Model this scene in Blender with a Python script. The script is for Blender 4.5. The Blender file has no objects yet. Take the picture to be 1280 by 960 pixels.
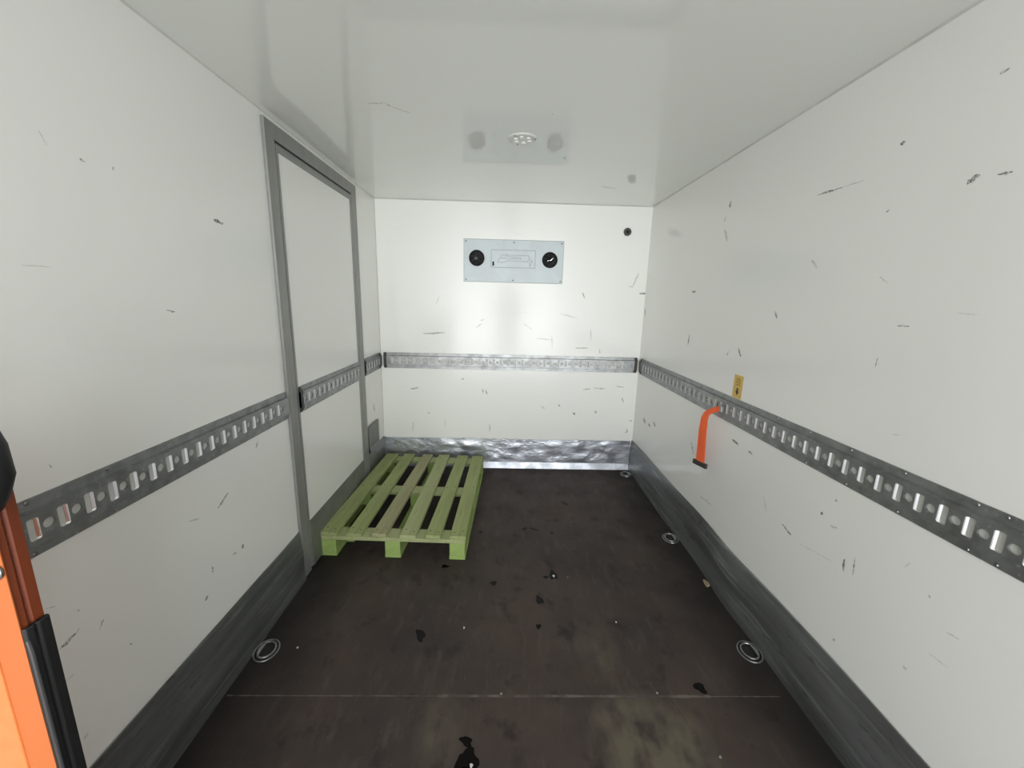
import bpy, bmesh, math, random
from mathutils import Vector, Matrix
PI = math.pi
scene = bpy.context.scene
C = scene.collection
RND = random.Random(7)

# ---------------------------------------------------------------- camera, light, exposure
W, D, H = 2.10, 3.217, 2.122          # inner width, depth of the front wall, inner height
YR = -1.55                            # rear edge of the cargo box (open doors, behind the camera)
F_PX, CX, CZ = 499.91, 0.98753, 1.39960
YAW, PITCH, ROLL = 0.02384, -0.205675, 0.025079
cam_d = bpy.data.cameras.new('camera'); cam = bpy.data.objects.new('camera', cam_d); C.objects.link(cam)
cam_d.sensor_fit = 'HORIZONTAL'; cam_d.sensor_width = 36.0; cam_d.lens = F_PX * 36.0 / 1280.0
cam_d.clip_start = 0.02; cam_d.clip_end = 200
fwd = Vector((math.sin(YAW)*math.cos(PITCH), math.cos(YAW)*math.cos(PITCH), math.sin(PITCH)))
rt = Vector((math.cos(YAW), -math.sin(YAW), 0)); up = rt.cross(fwd)
r2 = math.cos(ROLL)*rt + math.sin(ROLL)*up; u2 = -math.sin(ROLL)*rt + math.cos(ROLL)*up
cam.matrix_world = Matrix(((r2.x, u2.x, -fwd.x, CX), (r2.y, u2.y, -fwd.y, 0), (r2.z, u2.z, -fwd.z, CZ), (0, 0, 0, 1)))
scene.camera = cam

SKY_BASE, SKY_TOP, REAR_GLOW = 1.34, 0.8, 3.9
EXPOSURE = 1.42
world = bpy.data.worlds.new('overcast_sky'); scene.world = world; world.use_nodes = True
wn = world.node_tree; wn.nodes.clear()
wo = wn.nodes.new('ShaderNodeOutputWorld'); wb = wn.nodes.new('ShaderNodeBackground')
wtc = wn.nodes.new('ShaderNodeTexCoord'); wsx = wn.nodes.new('ShaderNodeSeparateXYZ')
wn.links.new(wtc.outputs['Generated'], wsx.inputs[0])
def wm(op, a, b_=0.0):
    n = wn.nodes.new('ShaderNodeMath'); n.operation = op
    for i, v in enumerate((a, b_)):
        if isinstance(v, (int, float)): n.inputs[i].default_value = v
        else: wn.links.new(v, n.inputs[i])
    return n.outputs[0]
def bell(v, c, w):                      # exp(-((v-c)/w)^2)
    t = wm('DIVIDE', wm('SUBTRACT', v, c), w); return wm('EXPONENT', wm('MULTIPLY', wm('MULTIPLY', t, t), -1.0))
# overcast daylight: even grey sky, darker ground near by, plus an added glow low behind the truck to lift the front wall
sky = wm('MULTIPLY', bell(wsx.outputs['Z'], 1.0, 1.1), SKY_TOP)
rear_glow = wm('MULTIPLY', wm('MULTIPLY', bell(wsx.outputs['Z'], -0.07, 0.15), bell(wsx.outputs['X'], 0.0, 0.45)), wm('LESS_THAN', wsx.outputs['Y'], 0.0))
tot = wm('ADD', wm('ADD', sky, SKY_BASE), wm('MULTIPLY', rear_glow, REAR_GLOW))
wb.inputs[0].default_value = (0.965, 1.0, 1.01, 1); wn.links.new(tot, wb.inputs[1])
wn.links.new(wb.outputs[0], wo.inputs[0])
pl = bpy.data.lights.new('doorway_daylight', 'AREA'); pl.shape = 'RECTANGLE'; pl.size = W; pl.size_y = H
pl.cycles.is_portal = True
po = bpy.data.objects.new('doorway_daylight', pl); C.objects.link(po)
po.location = (W/2, YR, H/2); po.rotation_euler = (PI/2, 0, 0)     # local -Z looks along +Y, into the box
scene.view_settings.view_transform = 'Standard'; scene.view_settings.look = 'None'
scene.view_settings.gamma = 1.0; scene.view_settings.use_curve_mapping = False
scene.view_settings.exposure = EXPOSURE
scene.cycles.max_bounces = 16; scene.cycles.diffuse_bounces = 8; scene.cycles.glossy_bounces = 6

# ---------------------------------------------------------------- materials
def mat(name, base, rough=0.5, metal=0.0, coat=0.0, coat_r=0.1, var=None, bump=None, rvar=None, spec=0.5, emit=None, alpha=1.0):
    """var=(scale xyz, colour2, lo, hi, detail)  bump=(scale xyz, strength, distance)  rvar=(scale xyz, rough2)"""
    m = bpy.data.materials.new(name); m.use_nodes = True; nt = m.node_tree; b = nt.nodes['Principled BSDF']
    b.inputs['Base Color'].default_value = (*base, 1); b.inputs['Roughness'].default_value = rough
    b.inputs['Metallic'].default_value = metal; b.inputs['Specular IOR Level'].default_value = spec
    b.inputs['Alpha'].default_value = alpha
    b.inputs['Coat Weight'].default_value = coat; b.inputs['Coat Roughness'].default_value = coat_r
    tc = nt.nodes.new('ShaderNodeTexCoord')
    def noise(scale, detail=4, rough_=0.6):
        mp = nt.nodes.new('ShaderNodeMapping'); mp.inputs['Scale'].default_value = scale
        nt.links.new(tc.outputs['Object'], mp.inputs[0])
        n = nt.nodes.new('ShaderNodeTexNoise'); n.inputs['Scale'].default_value = 1.0
        n.inputs['Detail'].default_value = detail; n.inputs['Roughness'].default_value = rough_
        nt.links.new(mp.outputs[0], n.inputs['Vector']); return n.outputs[0]
    if var:
        vs = var if isinstance(var, list) else [var]
        cur = None
        for (sc, c2, lo, hi, det) in vs:
            n = noise(sc, det)
            mr = nt.nodes.new('ShaderNodeMapRange'); mr.inputs[1].default_value = lo; mr.inputs[2].default_value = hi
            nt.links.new(n, mr.inputs[0])
            mx = nt.nodes.new('ShaderNodeMix'); mx.data_type = 'RGBA'
            nt.links.new(mr.outputs[0], mx.inputs['Factor'])
            if cur is None: mx.inputs['A'].default_value = (*base, 1)
            else: nt.links.new(cur, mx.inputs['A'])
            mx.inputs['B'].default_value = (*c2, 1); cur = mx.outputs['Result']
        nt.links.new(cur, b.inputs['Base Color'])
    if rvar:
        n = noise(rvar[0], 3); mr = nt.nodes.new('ShaderNodeMapRange')
        mr.inputs[1].default_value = .35; mr.inputs[2].default_value = .65
        mr.inputs[3].default_value = rough; mr.inputs[4].default_value = rvar[1]
        nt.links.new(n, mr.inputs[0]); nt.links.new(mr.outputs[0], b.inputs['Roughness'])
    if bump:
        bs = bump if isinstance(bump, list) else [bump]; prev = None
        for (sc, st, dist) in bs:
            bp = nt.nodes.new('ShaderNodeBump'); bp.inputs['Strength'].default_value = st; bp.inputs['Distance'].default_value = dist
            nt.links.new(noise(sc, 3), bp.inputs['Height'])
            if prev: nt.links.new(prev, bp.inputs['Normal'])
            prev = bp.outputs[0]
        nt.links.new(prev, b.inputs['Normal'])
    if emit:
        b.inputs['Emission Color'].default_value = (*emit[0], 1); b.inputs['Emission Strength'].default_value = emit[1]
    return m

M = {}
M['wall'] = mat('white_gelcoat_panel', (0.87, 0.865, 0.835), 0.45, coat=1.0, coat_r=.14, spec=0.2,
                var=[((.9, .9, .9), (0.855, 0.85, 0.82), .35, .7, 3)], bump=((60, 60, 60), .03, .002))
M['front_wall'] = mat('white_gelcoat_front', (0.88, 0.878, 0.84), 0.45, coat=0.55, coat_r=.16, spec=0.2,
                var=((5, 5, 40), (0.855, 0.855, 0.81), .60, .75, 5), bump=((2.5, 2.5, 2.5), .03, .004))
M['ceiling'] = mat('white_gelcoat_ceiling', (0.85, 0.86, 0.82), 0.4, coat=1.0, coat_r=.06, spec=.3, bump=((2.5, 2.5, 2.5), .02, .003))
M['grey_frame'] = mat('grey_painted_aluminium', (0.29, 0.29, 0.275), 0.42, metal=0.3, var=((30, 30, 3), (0.25, 0.25, 0.24), .4, .7, 5))
M['seam'] = mat('grey_sealant', (0.60, 0.60, 0.57), 0.7, var=((8, 8, 8), (0.68, 0.68, 0.64), .4, .6, 3))
M['black_rubber'] = mat('black_rubber', (0.012, 0.012, 0.013), 0.5)
M['rail'] = mat('galvanised_rail', (0.36, 0.37, 0.37), 0.40, metal=0.85,
                var=[((20, 20, 20), (0.25, 0.25, 0.25), .4, .7, 5), ((60, 60, 60), (0.48, 0.48, 0.48), .6, .75, 3)], rvar=((15, 15, 15), .52))
M['rail_edge'] = mat('burnished_slot_edge', (0.95, 0.95, 0.97), 0.28, metal=1.0)
M['rail_back'] = mat('pale_rail_backing', (0.56, 0.56, 0.53), 0.55)
M['cap'] = mat('dark_grey_end_cap', (0.06, 0.06, 0.058), 0.5, metal=0.3)
M['screw'] = mat('steel_screw', (0.30, 0.30, 0.30), 0.35, metal=0.9)
M['kick'] = mat('scuffed_aluminium_kickplate', (0.30, 0.31, 0.315), 0.42, metal=0.8,
                var=[((6, 1.2, 14), (0.19, 0.195, 0.19), .35, .65, 6), ((18, 2.0, 40), (0.52, 0.53, 0.53), .56, .74, 8), ((30, 12, 40), (0.14, 0.14, 0.135), .60, .72, 6)],
                bump=[((3, 3, 6), .25, .02), ((12, 5, 30), .12, .004)], rvar=((8, 3, 12), .55))
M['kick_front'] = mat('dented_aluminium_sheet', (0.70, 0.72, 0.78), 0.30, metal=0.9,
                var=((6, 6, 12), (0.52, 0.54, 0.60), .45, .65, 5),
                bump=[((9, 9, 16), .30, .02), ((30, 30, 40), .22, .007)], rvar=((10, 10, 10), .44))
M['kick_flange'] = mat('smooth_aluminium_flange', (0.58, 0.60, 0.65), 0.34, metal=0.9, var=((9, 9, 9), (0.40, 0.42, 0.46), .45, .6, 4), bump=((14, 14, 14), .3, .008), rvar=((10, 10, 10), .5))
M['door_kick'] = mat('grey_door_kickplate', (0.27, 0.275, 0.265), 0.45, metal=0.6, var=((10, 10, 10), (0.21, 0.215, 0.20), .35, .7, 5))
def smear(name, col, alpha):
    m = mat(name, col, .7); nt = m.node_tree; tc = nt.nodes.new('ShaderNodeTexCoord')
    n = nt.nodes.new('ShaderNodeTexNoise'); n.inputs['Scale'].default_value = 130; n.inputs['Detail'].default_value = 3
    nt.links.new(tc.outputs['Object'], n.inputs['Vector']); mr = nt.nodes.new('ShaderNodeMapRange')
    mr.inputs[1].default_value = .38; mr.inputs[2].default_value = .60; mr.inputs[3].default_value = alpha*.25; mr.inputs[4].default_value = alpha
    nt.links.new(n.outputs[0], mr.inputs[0]); nt.links.new(mr.outputs[0], nt.nodes['Principled BSDF'].inputs['Alpha']); return m
M['mark'] = smear('dark_scuff', (0.20, 0.20, 0.18), .85)
M['mark_mid'] = smear('grey_scuff', (0.34, 0.34, 0.31), .60)
M['mark_faint'] = smear('faint_scuff', (0.45, 0.45, 0.41), .38)
M['screw_dark'] = mat('dark_screw', (0.03, 0.03, 0.03), 0.5)

def floor_mat():
    m = mat('brown_phenolic_plywood', (0.066, 0.047, 0.040), 0.55, spec=0.30,
            var=[((2.2, 2.2, 1), (0.042, 0.032, 0.029), .35, .65, 5), ((26, 6, 1), (0.082, 0.063, 0.056), .54, .76, 8),
                 ((70, 14, 1), (0.125, 0.105, 0.092), .66, .78, 6), ((9, 7, 1), (0.026, 0.020, 0.018), .56, .70, 8), ((160, 160, 1), (0.15, 0.13, 0.115), .72, .76, 2)],
            bump=((120, 120, 40), .12, .002), rvar=((5, 5, 5), .70))
    nt = m.node_tree; b = nt.nodes['Principled BSDF']; src = b.inputs['Base Color'].links[0].from_socket
    tc = nt.nodes.new('ShaderNodeTexCoord'); sx = nt.nodes.new('ShaderNodeSeparateXYZ'); nt.links.new(tc.outputs['Object'], sx.inputs[0])
    def mth(op, a, b_=None, clamp=False):
        n = nt.nodes.new('ShaderNodeMath'); n.operation = op; n.use_clamp = clamp
        for i, v in enumerate((a, b_)):
            if v is None: continue
            if isinstance(v, (int, float)): n.inputs[i].default_value = v
            else: nt.links.new(v, n.inputs[i])
        return n.outputs[0]
    def noise(scale, det=4):
        mp = nt.nodes.new('ShaderNodeMapping'); mp.inputs['Scale'].default_value = scale; nt.links.new(tc.outputs['Object'], mp.inputs[0])
        n = nt.nodes.new('ShaderNodeTexNoise'); n.inputs['Scale'].default_value = 1; n.inputs['Detail'].default_value = det
        nt.links.new(mp.outputs[0], n.inputs['Vector']); return n.outputs[0]
    def mix(fac, col):
        nonlocal src
        mx = nt.nodes.new('ShaderNodeMix'); mx.data_type = 'RGBA'; nt.links.new(fac, mx.inputs['Factor'])
        nt.links.new(src, mx.inputs['A']); mx.inputs['B'].default_value = (*col, 1); src = mx.outputs['Result']
    X, Y = sx.outputs['X'], sx.outputs['Y']
    def blob(cx, cy, rx, ry, soft=1.0):
        dx = mth('DIVIDE', mth('SUBTRACT', X, cx), rx); dy = mth('DIVIDE', mth('SUBTRACT', Y, cy), ry)
        d = mth('ADD', mth('MULTIPLY', dx, dx), mth('MULTIPLY', dy, dy))
        return mth('MULTIPLY', mth('SUBTRACT', 1.0, d, True), soft)
    n1 = noise((14, 8, 1), 8)
    # worn olive patches where the brown film is rubbed through, near the seam
    for (cx, cy, rx, ry, s) in ((1.50, 1.02, .22, .20, 1.9), (1.42, 1.10, .12, .10, 1.0), (0.80, 1.06, .09, .16, .9), (1.40, 1.38, .10, .16, .8), (1.62, .80, .2, .2, 1.6)):
        f = mth('MULTIPLY', blob(cx, cy, rx, ry, s), mth('MULTIPLY', mth('SUBTRACT', n1, .36, True), 3.0), True)
        mix(f, (0.115, 0.098, 0.070))
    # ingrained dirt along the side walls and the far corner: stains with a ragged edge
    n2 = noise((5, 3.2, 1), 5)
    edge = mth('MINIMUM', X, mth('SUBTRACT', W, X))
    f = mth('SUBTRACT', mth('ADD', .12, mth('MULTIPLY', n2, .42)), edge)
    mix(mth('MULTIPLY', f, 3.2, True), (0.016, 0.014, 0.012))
    nt.links.new(src, b.inputs['Base Color'])
    return m
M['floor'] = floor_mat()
M['floor_seam'] = mat('worn_seam_edge', (0.125, 0.108, 0.094), 0.6, var=((14, 14, 3), (0.06, 0.046, 0.04), .42, .58, 6))
M['scratch'] = smear('pale_scratch', (0.14, 0.12, 0.11), .6)
M['wet'] = mat('wet_black_spot', (0.005, 0.004, 0.004), 0.06, spec=.12)
M['chip'] = mat('white_chip', (0.62, 0.62, 0.60), 0.5)
M['chip_dark'] = mat('grey_chip', (0.28, 0.27, 0.24), 0.6)
M['tan'] = mat('tan_chip', (0.35, 0.28, 0.18), 0.6)

def wood(name, a, b_, c):
    return mat(name, a, 0.68, spec=.3, var=[((34, 2.6, 34), b_, .38, .66, 7), ((90, 5, 90), c, .62, .78, 5), ((7, 3, 7), tuple(v*.80 for v in a), .55, .75, 4)],
               bump=((120, 6, 120), .25, .002))
M['wood1'] = wood('green_stained_pine', (0.34, 0.385, 0.17), (0.27, 0.315, 0.125), (0.17, 0.21, 0.08))
M['wood2'] = wood('green_stained_pine_pale', (0.39, 0.42, 0.22), (0.32, 0.36, 0.16), (0.20, 0.25, 0.09))
M['wood3'] = wood('green_stained_pine_worn', (0.36, 0.37, 0.20), (0.32, 0.30, 0.17), (0.22, 0.22, 0.11))
M['wood_blk'] = wood('green_stained_block', (0.33, 0.45, 0.14), (0.28, 0.38, 0.11), (0.20, 0.27, 0.08))
M['nail'] = mat('rusty_nail', (0.07, 0.045, 0.03), 0.6, metal=0.4)
M['orange'] = mat('orange_paint', (0.84, 0.25, 0.075), 0.38, var=((40, 40, 40), (0.80, 0.225, 0.065), .4, .7, 4), coat=.2)
M['orange_strip'] = mat('orange_edge_half_shade', (0.58, 0.155, 0.04), 0.45)  # front orange in a mid tone, shade of the turned edge painted in
M['orange_side'] = mat('orange_side_in_shade', (0.22, 0.045, 0.014), 0.45, var=((20, 20, 5), (0.16, 0.032, 0.010), .4, .7, 4))  # housing orange darkened to carry the shade on the side face
M['strap'] = mat('orange_webbing', (0.82, 0.135, 0.04), 0.75, var=((160, 160, 8), (0.70, 0.10, 0.03), .35, .65, 2), bump=((300, 300, 80), .3, .001))
M['dark_metal'] = mat('dark_steel_fitting', (0.09, 0.08, 0.08), 0.45, metal=0.7)
M['steel'] = mat('worn_steel', (0.36, 0.36, 0.35), 0.36, metal=0.9, var=((30, 30, 30), (0.30, 0.30, 0.29), .4, .65, 4))
M['yellow'] = mat('yellow_label', (0.72, 0.49, 0.11), 0.5, var=((30, 30, 30), (0.66, 0.45, 0.12), .4, .6, 3))
M['ink'] = mat('black_ink', (0.035, 0.015, 0.012), 0.5)
M['ink_olive'] = mat('faded_ink', (0.25, 0.17, 0.02), 0.6)
M['plate'] = mat('pale_blue_grey_paint', (0.60, 0.66, 0.68), 0.35, var=((9, 9, 9), (0.57, 0.62, 0.64), .4, .6, 3))
M['plate_line'] = mat('engraved_line', (0.30, 0.33, 0.34), 0.5)
M['vent_black'] = mat('black_vent_plastic', (0.004, 0.004, 0.004), 0.5, spec=.2)
M['vent_grey'] = mat('grey_fan_hub', (0.025, 0.022, 0.024), 0.4)
M['shine'] = mat('fan_glint_metal', (0.75, 0.75, 0.75), 0.15, metal=1.0)
M['lamp_plastic'] = mat('white_lamp_plastic', (0.74, 0.75, 0.71), 0.35)
M['lens'] = mat('clear_led_lens', (0.88, 0.88, 0.86), 0.25, emit=((1.0, 1.0, .95), 0.05))
M['grille'] = mat('grey_mesh_grille', (0.16, 0.16, 0.155), 0.5, metal=.5, var=((150, 150, 150), (0.26, 0.26, 0.25), .45, .55, 2))
M['asphalt'] = mat('pale_concrete_yard', (0.55, 0.55, 0.54), 0.9, var=((2, 2, 2), (0.48, 0.48, 0.47), .4, .6, 6))
M['facade'] = mat('dark_grey_facade', (0.12, 0.125, 0.125), 0.8)
M['cloth'] = mat('dark_work_cloth', (0.03, 0.035, 0.045), 0.9)
M['skin'] = mat('skin', (0.50, 0.31, 0.22), 0.55)
M['hair'] = mat('brown_hair', (0.06, 0.035, 0.02), 0.7)

# ---------------------------------------------------------------- mesh helpers
class MB:
    def __init__(self): self.v = []; self.f = []
    def add(self, vs, fs):
        o = len(self.v); self.v += [tuple(p) for p in vs]; self.f += [tuple(o+i for i in f) for f in fs]
    def box(self, x0, x1, y0, y1, z0, z1):
        self.add([(x0,y0,z0),(x1,y0,z0),(x1,y1,z0),(x0,y1,z0),(x0,y0,z1),(x1,y0,z1),(x1,y1,z1),(x0,y1,z1)],
                 [(0,3,2,1),(4,5,6,7),(0,1,5,4),(1,2,6,5),(2,3,7,6),(3,0,4,7)]); return self
    def prism(self, pts, a, b, axis):
        """pts 2-D outline, extruded from a to b along axis (0,1,2); the other two axes in order"""
        def P(p, t):
            q = [0, 0, 0]; k = [i for i in range(3) if i != axis]; q[k[0]] = p[0]; q[k[1]] = p[1]; q[axis] = t; return q
        n = len(pts)
        self.add([P(p, a) for p in pts] + [P(p, b) for p in pts],
                 [tuple(range(n)), tuple(range(2*n-1, n-1, -1))] + [(i, i+n, (i+1) % n+n, (i+1) % n) for i in range(n)]); return self
    def tube(self, path, r, n=8, closed=False):
        P = [Vector(p) for p in path]; N = len(P); vs = []
        ref = None
        for i in range(N):
            t = (P[(i+1) % N]-P[i-1]) if closed else (P[min(i+1, N-1)]-P[max(i-1, 0)])
            t.normalize()
            if ref is None: ref = Vector((0, 0, 1)) if abs(t.z) < .9 else Vector((1, 0, 0))
            a = (ref-t*ref.dot(t)).normalized(); ref = a; b = t.cross(a)
            rr = r[i] if isinstance(r, (list, tuple)) else r
            vs += [P[i]+rr*(math.cos(2*PI*k/n)*a+math.sin(2*PI*k/n)*b) for k in range(n)]
        fs = []
        for i in range(N if closed else N-1):
            j = (i+1) % N
            fs += [(i*n+k, i*n+(k+1) % n, j*n+(k+1) % n, j*n+k) for k in range(n)]
        if not closed: fs += [tuple(range(n-1, -1, -1)), tuple((N-1)*n+k for k in range(n))]
        self.add(vs, fs); return self
    def lathe(self, prof, c, axis=2, n=24, sx=1.0, sy=1.0, sign=1):
        """prof [(r,h)], revolved about axis through c"""
        k = [i for i in range(3) if i != axis]; vs = []
        for (r, h) in prof:
            for j in range(n):
                q = [c[0], c[1], c[2]]; q[k[0]] += r*sx*math.cos(2*PI*j/n); q[k[1]] += r*sy*math.sin(2*PI*j/n); q[axis] += sign*h; vs.append(q)
        fs = []
        for i in range(len(prof)-1):
            fs += [(i*n+j, i*n+(j+1) % n, (i+1)*n+(j+1) % n, (i+1)*n+j) for j in range(n)]
        fs += [tuple(range(n)), tuple((len(prof)-1)*n+j for j in range(n-1, -1, -1))]
        self.add(vs, fs); return self
    def build(self, name, m, parent=None, smooth=False, bevel=0, origin=None):
        me = bpy.data.meshes.new(name)
        o0 = Vector(origin) if origin else Vector((0, 0, 0))
        me.from_pydata([tuple(Vector(p)-o0) for p in self.v], [], self.f)
        bm = bmesh.new(); bm.from_mesh(me); bmesh.ops.recalc_face_normals(bm, faces=bm.faces); bm.to_mesh(me); bm.free()
        me.materials.append(m)
        o = bpy.data.objects.new(name, me); C.objects.link(o)
        if origin: o.location = o0
        if parent is not None:
            o.parent = parent
            o.location = o0 - (PARENT_LOC.get(parent.name, Vector((0, 0, 0))) if origin or parent.name in PARENT_LOC else Vector((0, 0, 0)))
        if smooth:
            for p in me.polygons: p.use_smooth = True
            if hasattr(me, 'set_sharp_from_angle'): me.set_sharp_from_angle(angle=math.radians(40))
        if bevel:
            md = o.modifiers.new('bevel', 'BEVEL'); md.width = bevel; md.segments = 2; md.limit_method = 'ANGLE'
        PARENT_LOC[o.name] = o0
        return o
PARENT_LOC = {}          # world origin of every object, so that meshes can be written in world coordinates

def tag(o, label=None, cat=None, group=None, kind=None):
    if label: o['label'] = label
    if cat: o['category'] = cat
    if group: o['group'] = group
    if kind: o['kind'] = kind
    return o
def empty(name, loc):
    o = bpy.data.objects.new(name, None); C.objects.link(o); o.location = loc; o.empty_display_size = .05
    PARENT_LOC[o.name] = Vector(loc); return o
def part(mb, name, m, parent, **k):
    return mb.build(name, m, parent, **k)

# ---------------------------------------------------------------- structure
def struct(mb, name, m, **k):
    return tag(mb.build(name, m, **k), kind='structure')
T = 0.08
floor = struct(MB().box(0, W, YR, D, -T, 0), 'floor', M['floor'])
ceiling = struct(MB().box(-T, W+T, YR, D+T, H, H+T), 'ceiling', M['ceiling'])
wall_left = struct(MB().box(-T, 0, YR, D+T, -T, H), 'wall_left', M['wall'])
wall_right = struct(MB().box(W, W+T, YR, D+T, -T, H), 'wall_right', M['wall'])
wall_front = struct(MB().box(0, W, D, D+T, -T, H), 'wall_front', M['front_wall'])

# sealant beads in the corners
struct(MB().prism([(0, H), (.005, H), (0, H-.005)], YR, D, 1), 'trim_1', M['seam'])
struct(MB().prism([(W, H), (W-.006, H), (W, H-.006)], YR, D, 1), 'trim_2', M['seam'])
struct(MB().prism([(0, D), (.005, D), (0, D-.005)], .27, H-.005, 2), 'trim_3', M['seam'])
struct(MB().prism([(D, H), (D, H-.005), (D-.005, H)], .005, W-.006, 0), 'trim_4', M['seam'])

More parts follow.
